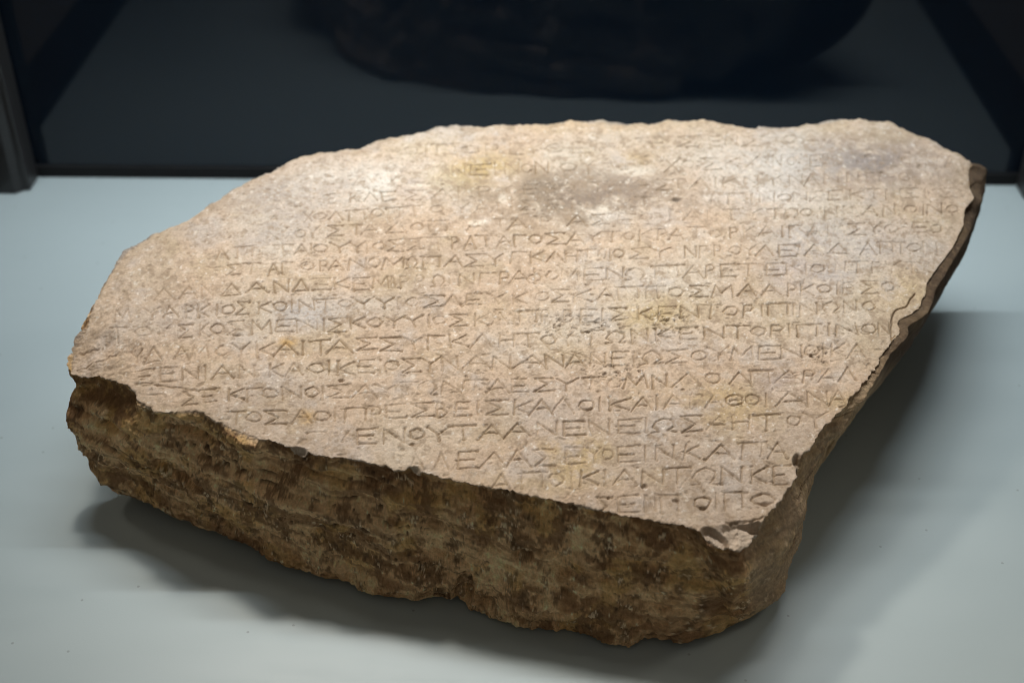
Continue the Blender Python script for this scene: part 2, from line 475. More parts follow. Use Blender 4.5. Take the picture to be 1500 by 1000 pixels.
# each line: top-y control points, bottom-y control points, letters "char left right [strength]"
LINES = [
 ([(590,212),(700,211),(850,210),(1000,199),(1170,197)], 15, 'Ο 592 612 .5;Ι 618 630 .6;Π 636 670 .8;Ο 678 702 .8;Ρ 710 734 .6;Ε 744 768 .5;Υ 772 792 .4;Θ 800 824 .5;Ε 836 866 .7;Τ 930 950 .5;Ε 952 980 .7;Σ 992 1024 .9;Ε 1038 1058 .9;Ν 1062 1082 .4;Σ 1086 1118 .8;Ο 1148 1168 .6;Α 1176 1202 .4;Λ 1210 1240 .3'),
 ([(500,252),(580,247),(700,240),(830,236),(1000,232),(1110,228),(1300,226)], 17, 'Λ 516 544 .4;Α 576 610 .8;Τ 612 640 .5;Ν 662 682 .6;Ε 686 716 1;Ι 720 730 .7;Ν 740 762 .7;Ο 764 780 .5;Ν 784 804 .8;Ο 820 844 .8;Υ 850 872 .5;Χ 974 994 .8;Ο 1000 1018 .7;Σ 1026 1056 .9;Κ 1062 1086 .5;Λ 1094 1128 .7;Ν 1132 1146 .7;Ο 1152 1166 .6;Ε 1186 1200 .7;Ρ 1204 1216 .4;Ν 1356 1376 .3;Λ 1384 1400 .3'),
 ([(420,290),(480,284),(600,280),(700,273),(970,262),(1190,256),(1380,250)], 14, 'Ε 480 490 .6;Κ 512 530 .8;Λ 534 552 .6;Ε 558 578 .8;Σ 592 618 .7;Α 634 660 .7;Ι 668 676 .6;Ρ 698 720 .8;Ο 740 758 .6;Ε 766 790 .5;Ρ 798 816 .4;Θ 820 842 .5;Τ 862 890 .4;Σ 960 984 .7;Ρ 992 1006 .5;Α 1012 1040 .7;Ι 1044 1052 .6;Κ 1058 1080 .6;Ν 1090 1112 .8;Υ 1120 1146 .6;Ν 1156 1176 .7;Α 1178 1200 .8;Ν 1206 1230 .7;Ν 1240 1258 .8;Π 1268 1292 .5;Θ 1318 1334 .6'),
 ([(430,312),(600,302),(700,297),(870,290),(1100,283),(1330,276),(1390,275)], 14, 'Χ 446 458 .6;Ο 460 478 .7;Λ 482 502 .8;Π 508 538 .9;Ο 544 562 .9;Π 566 588 .8;Τ 592 626 .8;Ο 630 650 .6;Υ 664 688 .5;Α 694 718 .6;Ν 728 752 .5;Σ 760 786 .5;Ε 800 824 .5;Ι 834 842 .4;Τ 930 958 .4;Ν 1012 1044 .5;Π 1064 1096 .9;Ι 1098 1104 .9;Ν 1112 1136 .8;Ο 1140 1160 .7;Ν 1162 1182 .6;Σ 1186 1204 .5;Ε 1212 1232 .9;Κ 1244 1266 .9;Τ 1272 1290 .7;Ι 1294 1302 .7;Ε 1318 1344 .9;Ι 1352 1360 .4;Ξ 1386 1406 .5'),
 ([(400,338),(500,329),(700,322),(860,314),(1100,306),(1390,298)], 15, 'Ν 390 412 .4;Ο 432 448 .8;Υ 450 466 .8;Σ 480 504 .9;Τ 512 530 .8;Α 530 556 .9;Δ 564 596 .9;Ο 602 620 .7;Π 624 656 .7;Α 682 710 .8;Τ 724 742 .8;Α 744 772 .9;Ρ 790 808 .6;Α 832 860 .8;Σ 868 892 .7;Ε 904 930 .6;Ο 938 956 .5;Γ 980 996 .6;Α 1000 1026 .5;Ι 1034 1040 .4;Τ 1060 1084 .8;Υ 1090 1116 .4;Τ 1124 1146 .6;Ω 1150 1170 .7;Ο 1172 1190 .9;Ν 1208 1226 .8;Κ 1234 1252 .7;Α 1264 1286 .7;Ν 1294 1312 .8;Ο 1324 1344 .9;Ι 1350 1356 .7;Ν 1358 1380 .8;Ο 1386 1404 .8'),
 ([(316,364),(400,359),(500,356),(700,346),(900,338),(1100,332),(1360,325)], 16, 'Λ 316 334 .7;Π 346 374 .9;Τ 402 428 1;Α 430 452 1;Ι 453 458 1;Ο 460 480 1;Υ 482 512 .9;Υ 512 534 .9;Ι 535 541 1;Ο 546 564 1;Σ 568 592 1;Σ 596 622 .9;Τ 626 656 .9;Ρ 660 674 .9;Α 680 698 1;Τ 698 728 1;Α 728 750 1;Γ 752 770 1;Ο 776 794 1;Σ 798 828 1;Α 830 856 1;Υ 856 882 .9;Τ 884 910 .8;Ο 914 928 .9;Κ 936 954 .9;Ρ 962 978 1;Α 980 1002 1;Τ 1008 1034 .9;Ο 1040 1058 .9;Ρ 1068 1082 1;Κ 1088 1106 .7;Α 1110 1138 .9;Ι 1142 1150 1;Γ 1154 1174 1;Α 1182 1204 .9;Ι 1210 1216 .5;Σ 1242 1268 .8;Υ 1272 1290 .5;Ο 1296 1316 .6;Ε 1336 1362 1;Ο 1364 1380 .6'),
 ([(330,388),(400,385),(500,380),(650,374),(800,368),(1000,361),(1360,353)], 16, 'Σ 330 352 .6;Τ 356 380 .6;Α 392 410 .9;Γ 412 428 .9;Ο 440 460 .8;Ρ 466 482 .9;Α 480 504 1;Ν 510 538 1;Ο 538 558 .9;Μ 560 592 1;Ω 594 612 .9;Π 618 646 1;Α 652 678 1;Σ 680 708 1;Υ 712 738 .9;Γ 746 772 1;Κ 774 798 1;Λ 798 826 1;Η 828 846 .8;Τ 850 872 .8;Ω 876 890 .8;Ι 892 896 .8;Ο 898 914 .8;Σ 922 948 1;Υ 954 984 1;Ν 1002 1020 1;Γ 1022 1040 .9;Ρ 1044 1058 .9;Ο 1068 1086 .9;Υ 1088 1110 .7;Λ 1106 1134 .9;Ε 1138 1166 1;Ι 1168 1174 .4;Α 1178 1208 .9;Δ 1212 1244 1;Α 1260 1284 .8;Π 1288 1312 .9;Τ 1314 1326 .5;Ο 1328 1350 .9;Ν 1352 1374 .9'),
 ([(226,423),(400,412),(600,404),(800,396),(1000,389),(1300,382)], 17, 'Λ 226 256 .8;Α 264 290 .9;Ν 294 312 .4;Δ 324 354 1;Α 362 392 1;Ν 402 424 1;Δ 428 452 1;Ξ 458 484 1;Κ 488 510 1;Ε 516 540 1;Μ 546 570 1;Β 572 580 .9;Ρ 584 600 1;Ρ 608 622 .7;Ω 632 652 .9;Ι 656 662 .5;Ν 672 694 1;Γ 700 726 1;Ρ 730 748 1;Α 746 776 1;Φ 774 794 1;Ο 800 818 1;Μ 822 848 .9;Ε 854 882 1;Ν 888 914 .9;Ω 916 948 1;Π 956 998 1;Α 1002 1032 1;Ρ 1032 1048 1;Ε 1054 1078 1;Τ 1080 1114 .9;Ε 1120 1148 1;Ν 1150 1182 1;Ο 1188 1208 .9;Ι 1212 1218 .7;Ν 1222 1240 .4;Τ 1242 1272 .9;Ρ 1276 1292 .8;Υ 1296 1318 .5;Τ 1326 1350 .4'),
 ([(166,453),(400,441),(600,434),(800,426),(1000,419),(1300,412)], 17, 'Μ 166 192 .6;Υ 210 234 .5;Α 238 262 .9;Ρ 270 284 .8;Κ 288 306 1;Ι 315 320 1;Ο 324 344 1;Σ 346 364 1;Κ 376 396 1;Ο 400 420 1;Ι 424 430 1;Ν 438 462 1;Τ 464 492 1;Ο 496 516 1;Υ 518 548 1;Υ 550 578 .9;Ι 580 586 1;Ο 594 614 1;Σ 620 650 1;Λ 650 678 1;Ε 680 706 .9;Υ 712 744 .6;Κ 750 772 .5;Ι 776 781 .5;Ο 784 804 1;Σ 806 832 1;Κ 838 866 .8;Α 876 900 1;Π 904 940 1;Ι 944 950 .5;Τ 952 974 .7;Ο 978 1002 1;Σ 1008 1038 1;Μ 1042 1074 1;Α 1082 1108 1;Α 1114 1144 1;Ρ 1152 1168 1;Κ 1172 1192 1;Ο 1198 1218 1;Ι 1224 1230 .5;Ε 1234 1250 .8;Σ 1262 1286 .7;Ο 1292 1312 1'),
 ([(158,479),(400,469),(600,462),(800,454),(1000,449),(1280,440)], 18, 'Τ 158 184 .8;Ο 198 222 .6;Υ 230 250 .4;Σ 262 280 .9;Κ 290 306 .7;Ο 308 328 1;Σ 332 356 1;Μ 366 398 1;Ε 402 430 1;Ν 434 466 1;Ι 472 477 1;Σ 480 508 1;Κ 512 536 1;Ο 538 560 1;Υ 562 592 1;Υ 592 622 1;Ι 626 631 1;Ο 634 654 1;Σ 656 684 1;Κ 694 716 .8;Α 720 744 .6;Ι 750 754 .6;Π 758 788 .7;Ρ 792 806 .6;Β 824 842 .9;Ε 848 874 1;Ι 880 885 1;Σ 892 920 .8;Κ 934 956 1;Ε 962 990 1;Ν 996 1024 1;Τ 1024 1056 .9;Ο 1060 1082 1;Ρ 1086 1106 .9;Ι 1114 1119 .9;Π 1122 1156 1;Ι 1160 1165 1;Ν 1172 1198 1;Ω 1204 1230 1;Ν 1236 1256 .7;Ο 1264 1282 .8'),
 ([(194,509),(400,500),(600,493),(800,487),(1000,479),(1300,472)], 19, 'Υ 190 208 .7;Δ 210 238 1;Α 254 276 .9;Μ 280 306 .7;Ο 315 338 1;Υ 338 364 1;Κ 374 400 1;Α 402 438 1;Ι 441 446 1;Τ 454 486 1;Α 480 518 1;Σ 522 552 1;Σ 556 588 1;Υ 592 622 1;Γ 624 650 1;Κ 658 684 1;Λ 688 722 1;Η 730 754 .9;Τ 758 790 1;Ο 794 814 .8;Υ 820 842 .5;Τ 850 882 .9;Ω 888 916 1;Ν 924 952 .9;Κ 960 986 1;Ε 994 1022 1;Ν 1032 1062 1;Τ 1066 1098 1;Ο 1100 1122 1;Ρ 1126 1148 1;Ι 1154 1159 .9;Π 1164 1200 1;Ι 1212 1217 .9;Ν 1224 1258 1;Ο 1262 1284 1;Ν 1286 1304 .7'),
 ([(198,540),(400,531),(600,525),(800,519),(1000,512),(1260,502)], 19, 'Ξ 198 224 1;Ε 232 258 1;Ν 266 292 1;Ι 298 303 .8;Α 308 342 1;Ν 350 374 .8;Κ 392 414 .9;Α 418 442 .7;Ο 452 476 1;Ι 479 484 1;Κ 492 518 1;Ε 522 548 1;Ι 554 559 1;Ο 563 584 1;Σ 588 616 1;Υ 616 644 1;Ν 646 672 1;Α 678 718 1;Ν 720 748 1;Α 754 798 1;Ν 798 826 1;Α 828 860 1;Ν 864 888 .9;Ε 894 922 1;Ι 926 931 .8;Ω 938 970 1;Σ 974 1006 1;Ο 1013 1036 1;Υ 1038 1068 .9;Μ 1070 1102 .8;Ε 1110 1142 1;Ν 1144 1176 1;Ο 1178 1200 .9;Ι 1204 1209 .8;Κ 1216 1238 1;Α 1242 1270 1'),
 ([(228,573),(400,566),(600,560),(800,554),(1000,546),(1250,538)], 19, 'Ο 226 242 .4;Σ 266 290 .7;Ε 296 316 .8;Κ 332 356 1;Γ 360 384 1;Ο 384 408 1;Ν 414 442 1;Ο 446 468 1;Ι 470 475 1;Σ 478 512 1;Α 516 552 1;Υ 552 584 1;Τ 580 612 1;Ω 610 642 1;Ν 646 680 1;Τ 680 712 1;Α 712 746 1;Ε 748 774 1;Σ 782 810 1;Υ 814 848 1;Τ 850 884 .9;Ο 890 910 .8;Μ 914 948 .9;Ν 954 978 1;Λ 984 1026 .9;Ο 1032 1056 1;Λ 1070 1100 1;Π 1098 1130 1;Α 1134 1176 1;Ρ 1174 1194 1;Α 1198 1228 .8;Λ 1228 1256 .9'),
 ([(330,602),(500,597),(700,588),(950,579),(1240,572)], 20, 'Τ 332 358 .9;Ο 360 382 1;Σ 386 418 1;Α 428 458 1;Ο 460 484 1;Ι 488 493 1;Π 502 538 1;Ρ 542 560 1;Ε 564 594 1;Σ 602 636 1;Β 638 656 1;Ε 664 690 1;Ι 698 703 1;Σ 710 744 1;Κ 750 776 1;Α 776 810 1;Λ 808 842 1;Ο 848 870 1;Ι 876 881 1;Κ 890 922 1;Α 926 956 1;Ι 960 965 1;Α 970 1004 .9;Γ 1010 1030 .6;Α 1034 1060 .9;Θ 1063 1088 1;Ο 1092 1114 1;Ι 1120 1125 .8;Α 1136 1182 1;Ν 1184 1214 1;Α 1216 1240 .8'),
 ([(450,632),(700,622),(950,612),(1200,603)], 21, 'Γ 448 478 .4;Μ 484 516 .7;Ε 520 552 1;Ν 560 594 1;Ο 600 622 1;Υ 626 658 1;Τ 658 698 1;Α 702 738 1;Α 738 778 1;Ν 786 816 .7;Ε 822 856 1;Ν 864 894 .9;Ε 900 938 1;Ι 944 949 .8;Ω 954 990 1;Σ 996 1030 1;Α 1036 1068 .5;Η 1072 1098 .7;Τ 1104 1146 1;Ο 1154 1174 .8;Υ 1178 1212 .6'),
 ([(576,665),(700,660),(900,654),(1150,646)], 23, 'Β 576 592 .4;Α 600 620 .5;Λ 634 658 .6;Ε 668 702 1;Λ 702 741 1;Α 741 778 1;Σ 782 810 1;Ε 826 856 .8;Υ 862 880 .6;Ο 882 898 .6;Ε 902 936 1;Ι 943 948 1;Ν 958 988 1;Κ 1001 1024 1;Α 1036 1076 1;Π 1082 1120 1;Α 1126 1154 .8'),
 ([(717,694),(900,688),(1156,681)], 24, 'Α 717 748 .9;Π 758 798 .9;Ο 804 826 .8;Ι 835 840 .7;Κ 848 876 1;Ι 884 889 .6;Α 898 934 1;Ν 940 972 1;Τ 974 1010 1;Ω 1012 1050 1;Ν 1056 1088 1;Κ 1098 1124 1;Ε 1130 1156 1'),
 ([(876,728),(1000,724),(1140,718)], 25, 'Σ 874 896 .6;Ε 902 938 1;Ν 944 962 .6;Π 966 998 .9;Ο 1016 1042 1;Ι 1047 1052 .8;Π 1058 1092 1;Ο 1102 1136 1'),
]
ORD = ['first', 'second', 'third', 'fourth', 'fifth', 'sixth', 'seventh', 'eighth', 'ninth', 'tenth', 'eleventh', 'twelfth',
       'thirteenth', 'fourteenth', 'fifteenth', 'sixteenth', 'seventeenth', 'lowest']

depth = np.zeros((ny, nx), np.float32)
lineid = np.full((ny, nx), -1, np.int16)
lipm = np.zeros((ny, nx), np.float32)


def carve(pts, width, dep, lid):
    """V-groove along a polyline of XY points (metres)"""
    for (ax, ay), (bx, by) in zip(pts[:-1], pts[1:]):
        r = width * 1.6
        i0 = max(0, int((min(ax, bx) - r - x0) / H)); i1 = min(nx, int((max(ax, bx) + r - x0) / H) + 2)
        j0 = max(0, int((min(ay, by) - r - y0) / H)); j1 = min(ny, int((max(ay, by) + r - y0) / H) + 2)
        if i1 <= i0 or j1 <= j0:
            continue
        X = GX[j0:j1, i0:i1]; Y = GY[j0:j1, i0:i1]
        dx, dy = bx - ax, by - ay
        LL = dx * dx + dy * dy + 1e-12
        t = np.clip(((X - ax) * dx + (Y - ay) * dy) / LL, 0, 1)
        d = np.hypot(X - ax - t * dx, Y - ay - t * dy)
        # strokes start and end a little deeper (chisel), middle slightly thinner
        wv = width * (1.0 + 0.25 * np.abs(2 * t - 1) ** 2)
        g = np.clip(1 - d / wv, 0, 1) * dep
        sub = depth[j0:j1, i0:i1]
        m = g > sub
        sub[m] = g[m]
        if lid >= 0:
            lid_sub = lineid[j0:j1, i0:i1]
            lid_sub[(d < wv * 1.02) & (dep > 0.0001)] = lid

rnd = random.Random(4)
for li, (ctl, hgt, letters) in enumerate(LINES):
    cx = [c[0] for c in ctl]; cy = [c[1] for c in ctl]
    for ent in letters.split(';'):
        p = ent.split()
        ch = p[0]; u0 = float(p[1]); u1 = float(p[2]); st = float(p[3]) if len(p) > 3 else 1.0
        st = (.38 + .62 * st) 
        um = (u0 + u1) / 2
        slope = (np.interp(u1 + 15, cx, cy) - np.interp(u0 - 15, cx, cy)) / (u1 - u0 + 30)
        yt = np.interp(um, cx, cy) + rnd.uniform(-1, 1) * 0.8
        hh = hgt * rnd.uniform(.93, 1.07)
        if ch in 'ΟΘ':
            hh *= .86; yt += hgt * .06
        lean = rnd.uniform(-.05, .05)
        for stroke in G[ch]:
            k = st * rnd.uniform(.75, 1.1)
            pp = []
            for (a, b) in stroke:
                jit = 0.055
                a2 = a + rnd.uniform(-jit, jit) + lean * b; b2 = b + rnd.uniform(-jit, jit)
                u = u0 + (u1 - u0) * a2
                pp.append((u, yt + slope * (u - um) + hh * (1 - b2)))
            # subdivide a little so long strokes waver
            qq = [pp[0]]
            for s0, s1 in zip(pp[:-1], pp[1:]):
                if len(stroke) < 6:
                    qq.append(((s0[0] + s1[0]) / 2 + rnd.uniform(-.5, .5), (s0[1] + s1[1]) / 2 + rnd.uniform(-.4, .4)))
                qq.append(s1)
            W = top_pt([q[0] for q in qq], [q[1] for q in qq])[:, :2]
            carve(W, 0.00080 * rnd.uniform(.85, 1.25), 0.00120 * min(1.05, k), li)
            for e in (W[0], W[-1]):      # the chisel bites deeper where a stroke ends
                if len(stroke) < 6 and rnd.random() < .6:
                    carve([e, e + np.array([rnd.uniform(-.0008, .0008), rnd.uniform(-.0005, .0005)])], 0.0011, 0.0013 * min(1, k), li)

# breaks along the letters where the surface has worn
wear = (0.6 * fbm(flat, 45, 3, 0.5, 21) + 0.7 * fbm(flat, 170, 3, 0.6, 22)).reshape(ny, nx)
depth *= np.clip(1.10 + 1.0 * wear, 0.35, 1.12)
groove = depth.copy()

# cracks and scratches (pixel polylines, width mm, depth mm)
crackm = np.zeros_like(depth)
def crack(pl, wmm, dmm):
    global depth
    keep = depth.copy()
    depth[:] = 0
    q = [pl[0]]
    for s0, s1 in zip(pl[:-1], pl[1:]):
        n = max(1, int(math.hypot(s1[0] - s0[0], s1[1] - s0[1]) / 5))
        for k in range(1, n + 1):
            j = 1.2 if k < n else 0.4
            q.append((s0[0] + (s1[0] - s0[0]) * k / n + rnd.uniform(-j, j), s0[1] + (s1[1] - s0[1]) * k / n + rnd.uniform(-j, j)))
    W = top_pt([a for a, b in q], [b for a, b in q])[:, :2]
    carve(W, wmm * .001, dmm * .001, -1)
    crackm[:] = np.maximum(crackm, depth)
    depth[:] = np.maximum(keep, depth)

crack([(1340, 430), (1328, 448), (1312, 454), (1307, 464), (1305, 480), (1307, 502)], .6, 2.5)
crack([(198, 561), (235, 563), (262, 567), (290, 571), (322, 568)], .8, 1.2)
crack([(108, 505), (140, 503), (142, 502)], 1.0, 1.5)
crack([(110, 531), (140, 525), (168, 512)], .8, 1.2)
crack([(772, 640), (771, 652), (758, 662), (756, 672)], .8, .6)
crack([(792, 496), (806, 511), (832, 518), (850, 524)], .9, .8)
crack([(1222, 458), (1238, 474), (1262, 488), (1300, 491)], .8, .6)
crack([(838, 515), (850, 518), (885, 534)], .9, .9)
# remains of worn strokes between the legible letters of the upper lines
for ctl, hgt, letters in LINES[:9]:
    cx = [c[0] for c in ctl]; cy = [c[1] for c in ctl]
    sp_ = sorted((float(e.split()[1]), float(e.split()[2])) for e in letters.split(';'))
    sp_ = [(cx[0] - 60, cx[0] - 40)] + sp_ + [(1400, 1410)]
    for (a0, a1), (b0, b1) in zip(sp_[:-1], sp_[1:]):
        uu = a1 + 6
        while uu < b0 - 8:
            yy = float(np.interp(uu, cx, cy)) + rnd.uniform(0, hgt * .6)
            kind = rnd.random(); l = rnd.uniform(6, 14)
            if kind < .45: seg_ = [(uu, yy), (uu + l, yy + rnd.uniform(-1, 1))]
            elif kind < .75: seg_ = [(uu, yy + hgt * .4), (uu + l * .5, yy), (uu + l, yy + hgt * .5)]
            else: seg_ = [(uu, yy), (uu + rnd.uniform(-2, 4), yy + hgt * .5)]
            crack(seg_, .75, rnd.uniform(.25, .7))
            uu += rnd.uniform(10, 20)
crack([(350, 275), (420, 262), (480, 232)], .7, .4)
crack([(1230, 595), (1245, 590)], .8, 1.2)
crack([(1064, 765), (1100, 763), (1118, 757)], .8, 1.5)
for k in range(70):      # fine random scratches
    u = rnd.uniform(180, 1380); v_ = rnd.uniform(200, 720); a = rnd.gauss(-.1, .5); l = rnd.uniform(8, 26)
    crack([(u, v_), (u + l * math.cos(a), v_ + l * math.sin(a))], .6, rnd.uniform(.12, .4))

# ------------------------------------------------------------------ top relief
def blob(u, v_, ru, rv, ang=0.0, soft=1.0):
    """soft ellipse laid out on the stone, 1 inside"""
    du = U - u; dv = V - v_
    c, s = math.cos(ang), math.sin(ang)
    r = np.sqrt(((du * c + dv * s) / ru) ** 2 + ((-du * s + dv * c) / rv) ** 2)
    r = r + 0.35 * wob
    return smooth(1.0 + .5 * soft, 1.0 - .5 * soft, r)

wob = fbm(flat, 70, 4, 0.6, 31).reshape(ny, nx)
z = TA + TB * GY + TC * GX
z += 0.0012 * fbm(flat, 14, 3, 0.5, 1).reshape(ny, nx)
z += 0.00045 * fbm(flat, 90, 3, 0.55, 2).reshape(ny, nx)
fine = fbm(flat, 420, 3, 0.65, 4).reshape(ny, nx)
z += 0.00034 * fine + 0.00016 * fbm(flat, 900, 2, .6, 5).reshape(ny, nx)
pitn = fbm(flat, 260, 2, 0.5, 6).reshape(ny, nx)
pits = smooth(0.42, 0.75, pitn)
z -= 0.0007 * pits
# chisel-like nicks, longer across
nick = smooth(0.50, 0.8, fbm(flat, 300, 2, 0.5, 8, False, (0.45, 1.3, 1)).reshape(ny, nx))
z -= 0.0008 * nick
# worn shallow bowls and damage
dam = np.maximum.reduce([blob(835, 478, 70, 16), blob(905, 545, 60, 12, .1), blob(985, 470, 30, 20), blob(1200, 520, 24, 12)])
rough_dam = fbm(flat, 330, 3, 0.7, 12).reshape(ny, nx)
damp = dam * smooth(0.02, 0.55, rough_dam)
z -= 0.0016 * damp
for (u, v_, ru, rv, d) in ((930, 248, 26, 7, .0009), (612, 269, 15, 4, .0010), (735, 290, 12, 12, .0008), (868, 298, 20, 10, .0009), (690, 322, 16, 5, .0012), (990, 291, 8, 2.5, .0016),
                           (500, 556, 4, 2, .002), (603, 650, 4, 2, .002), (944, 712, 4, 3, .002), (990, 734, 5, 3, .0015), (1030, 745, 6, 4, .0012), (1120, 738, 5, 3, .0015),
                           (560, 235, 60, 22, .0016), (470, 250, 90, 30, .0010)):
    z -= d * blob(u, v_, ru, rv, 0, .9)
# strip broken lower right of the crack
z -= 0.0000 * blob(1340, 455, 34, 36, -.9, .5) * smooth(1306, 1312, U + (V - 455) * -.1)
# edge: crisp but crumbled at the front, rolled over at the back and left
d3 = dist
crumble = (0.5 + 0.9 * fbm(flat, 160, 4, 0.6, 14).reshape(ny, nx)).clip(0.05, 2)
roll = smooth(0.80, 0.90, GY) * 0.8 + smooth(-0.20, -0.30, GX) * 0.7
roll = np.clip(roll, 0, 1)
roll *= smooth(0.38, 0.34, GX) 
z -= (1 - np.clip(d3 / (0.0022 * crumble), 0, 1)) ** 2 * 0.0010 * crumble
z -= roll * (1 - np.clip(d3 / 0.021, 0, 1)) ** 2 * 0.007 * (0.7 + 0.8 * wob)
# left tip: flaked layers
tip = blob(145, 520, 62, 30, .1, .8)
z -= tip * (0.0022 + 0.003 * fbm(flat, 60, 4, 0.6, 17, True).reshape(ny, nx))
# broken facet at the front corner
cor = blob(1085, 786, 50, 20, -.15, .35) * smooth(0, 1, (V - 762) / 6)
z -= cor * smooth(1028, 1085, U) * (0.0045 + 0.0030 * fbm(flat, 150, 4, 0.7, 19).reshape(ny, nx))
hole = blob(1048, 783, 20, 7, .35, .5)
z -= hole * 0.0045
# small bites out of the front rim
for (u, v_, ru, rv, d) in ((434, 660, 15, 5, .004), (607, 688, 8, 6, .0035), 
                           (1168, 672, 7, 9, .006), (1105, 768, 8, 5, .004)):
    z -= d * blob(u, v_, ru, rv, 0, .5)
z -= depth

# ------------------------------------------------------------------ colour of the stone (dirt, patina, stains)
def C(r, g, b):
    return np.array([r, g, b], np.float32)

def mixc(base, col, f):
    return base * (1 - f[..., None]) + col * f[..., None]

big = fbm(flat, 9, 4, 0.55, 41).reshape(ny, nx)
mid = fbm(flat, 38, 4, 0.6, 42).reshape(ny, nx)
sml = fbm(flat, 170, 4, 0.65, 43).reshape(ny, nx)
col = np.zeros((ny, nx, 3), np.float32) + C(.54, .40, .285)
col = mixc(col, C(.56, .475, .375), smooth(-.1, .5, big))
col = mixc(col, C(.42, .350, .285), smooth(-.05, .55, -big) * .7)
col = mixc(col, C(.47, .36, .235), smooth(.05, .5, mid) * .6)
col = mixc(col, C(.47, .43, .40), smooth(.05, .5, -mid) * .45)
# named stains seen on the face
for (u, v_, ru, rv, c_, k) in (
        (705, 250, 42, 20, (.48, .34, .13), .75), (650, 262, 50, 14, (.50, .38, .20), .5), (1050, 592, 60, 24, (.46, .33, .14), .6), (835, 665, 42, 22, (.50, .36, .13), .7),
        (960, 462, 44, 24, (.47, .34, .15), .6), (1095, 305, 36, 12, (.52, .34, .15), .35), (930, 235, 20, 10, (.42, .29, .13), .7), (1240, 590, 26, 14, (.50, .36, .18), .5),
        (422, 500, 12, 6, (.55, .33, .10), .7), (555, 318, 34, 10, (.36, .26, .16), .6), (1330, 420, 60, 30, (.52, .39, .22), .5), (450, 608, 10, 10, (.55, .34, .12), .6),
        (905, 178, 8, 8, (.50, .27, .13), .7), (840, 182, 60, 10, (.52, .36, .22), .5), (880, 180, 160, 12, (.55, .42, .27), .4), (800, 700, 80, 16, (.52, .40, .22), .5),
        (800, 292, 120, 32, (.25, .19, .13), .85), (900, 290, 90, 36, (.26, .20, .155), .85), (790, 268, 30, 12, (.22, .165, .115), .6), (1260, 238, 115, 32, (.29, .24, .21), .85), (1290, 195, 40, 12, (.40, .31, .21), .5),
        (430, 285, 60, 26, (.40, .36, .33), .5), (270, 465, 60, 24, (.41, .35, .32), .5), (440, 460, 40, 20, (.44, .41, .40), .6), (520, 450, 60, 20, (.47, .43, .40), .4),
        (1190, 400, 60, 26, (.45, .41, .40), .6), (1180, 345, 60, 20, (.48, .44, .42), .5), (1260, 360, 80, 30, (.48, .43, .41), .5), (800, 600, 60, 30, (.49, .43, .39), .4), (1140, 560, 30, 18, (.40, .34, .32), .5),
        (540, 265, 80, 34, (.68, .63, .56), .75), (1120, 240, 80, 28, (.66, .61, .55), .65), (1120, 290, 70, 18, (.66, .61, .56), .6), (400, 350, 60, 30, (.64, .58, .50), .6), (620, 215, 80, 14, (.60, .48, .33), .5),
        (460, 540, 120, 12, (.60, .50, .38), .5), (600, 640, 80, 30, (.58, .49, .38), .4), (140, 515, 45, 26, (.38, .27, .18), .6), (200, 400, 60, 50, (.47, .37, .26), .4)):
    col = mixc(col, C(*c_), blob(u, v_, ru, rv, 0, 2.0) * k * (1.05 if c_[2] < .2 else 1.2) * smooth(-.55, .15, mid + .5 * sml))
# pale bruises and nicks
pale = smooth(.42, .62, fbm(flat, 210, 3, 0.6, 51).reshape(ny, nx))
col = mixc(col, C(.72, .65, .55), pale * .55)
for (u, v_, ru, rv) in ((932, 249, 26, 6), (612, 270, 15, 3), (737, 290, 6, 8), (700, 325, 14, 4), (885, 305, 10, 6)):
    col = mixc(col, C(.72, .64, .53), blob(u, v_, ru, rv, 0, 1.4) * .7 * smooth(-.5, .1, sml + .3))
col = mixc(col, C(.31, .225, .15), smooth(.08, .42, sml) * .62)
col = mixc(col, C(.64, .54, .44), smooth(.10, .5, -sml) * .45)
sm2 = fbm(flat, 420, 3, .6, 44).reshape(ny, nx)
col = mixc(col, C(.34, .25, .17), smooth(.12, .5, sm2) * .62)
col = mixc(col, C(.80, .74, .66), smooth(.38, .6, -sm2) * .6)
col = mixc(col, C(.24, .17, .10), pits * .35 + nick * .2)
# dirt settled in the letters, cracks and damage
gd = np.maximum(smooth(.0002, .0011, groove), smooth(.0001, .0009, crackm) * .7)
col = mixc(col, C(.23, .155, .080), gd * (.40 + .35 * smooth(-.4, .4, mid)))
col = mixc(col, C(.08, .055, .035), smooth(.0008, .003, crackm) * .8)
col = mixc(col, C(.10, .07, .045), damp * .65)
col = mixc(col, C(.10, .08, .06), blob(990, 291, 7, 2.2, 0, 1.2) * .75)
# rim patina
edge = (1 - np.clip(d3 / 0.012, 0, 1)) * smooth(-.2, .5, wob + .25)
col = mixc(col, C(.36, .27, .18), edge * (.35 + .4 * roll))
col = mixc(col, C(.52, .43, .34), cor * .6)
col *= (1 + .10 * fine)[..., None]
col = np.clip(col, .02, .9)

# ------------------------------------------------------------------ assemble: kept cells, snapped rim
cell = ins[:-1, :-1] | ins[:-1, 1:] | ins[1:, :-1] | ins[1:, 1:]
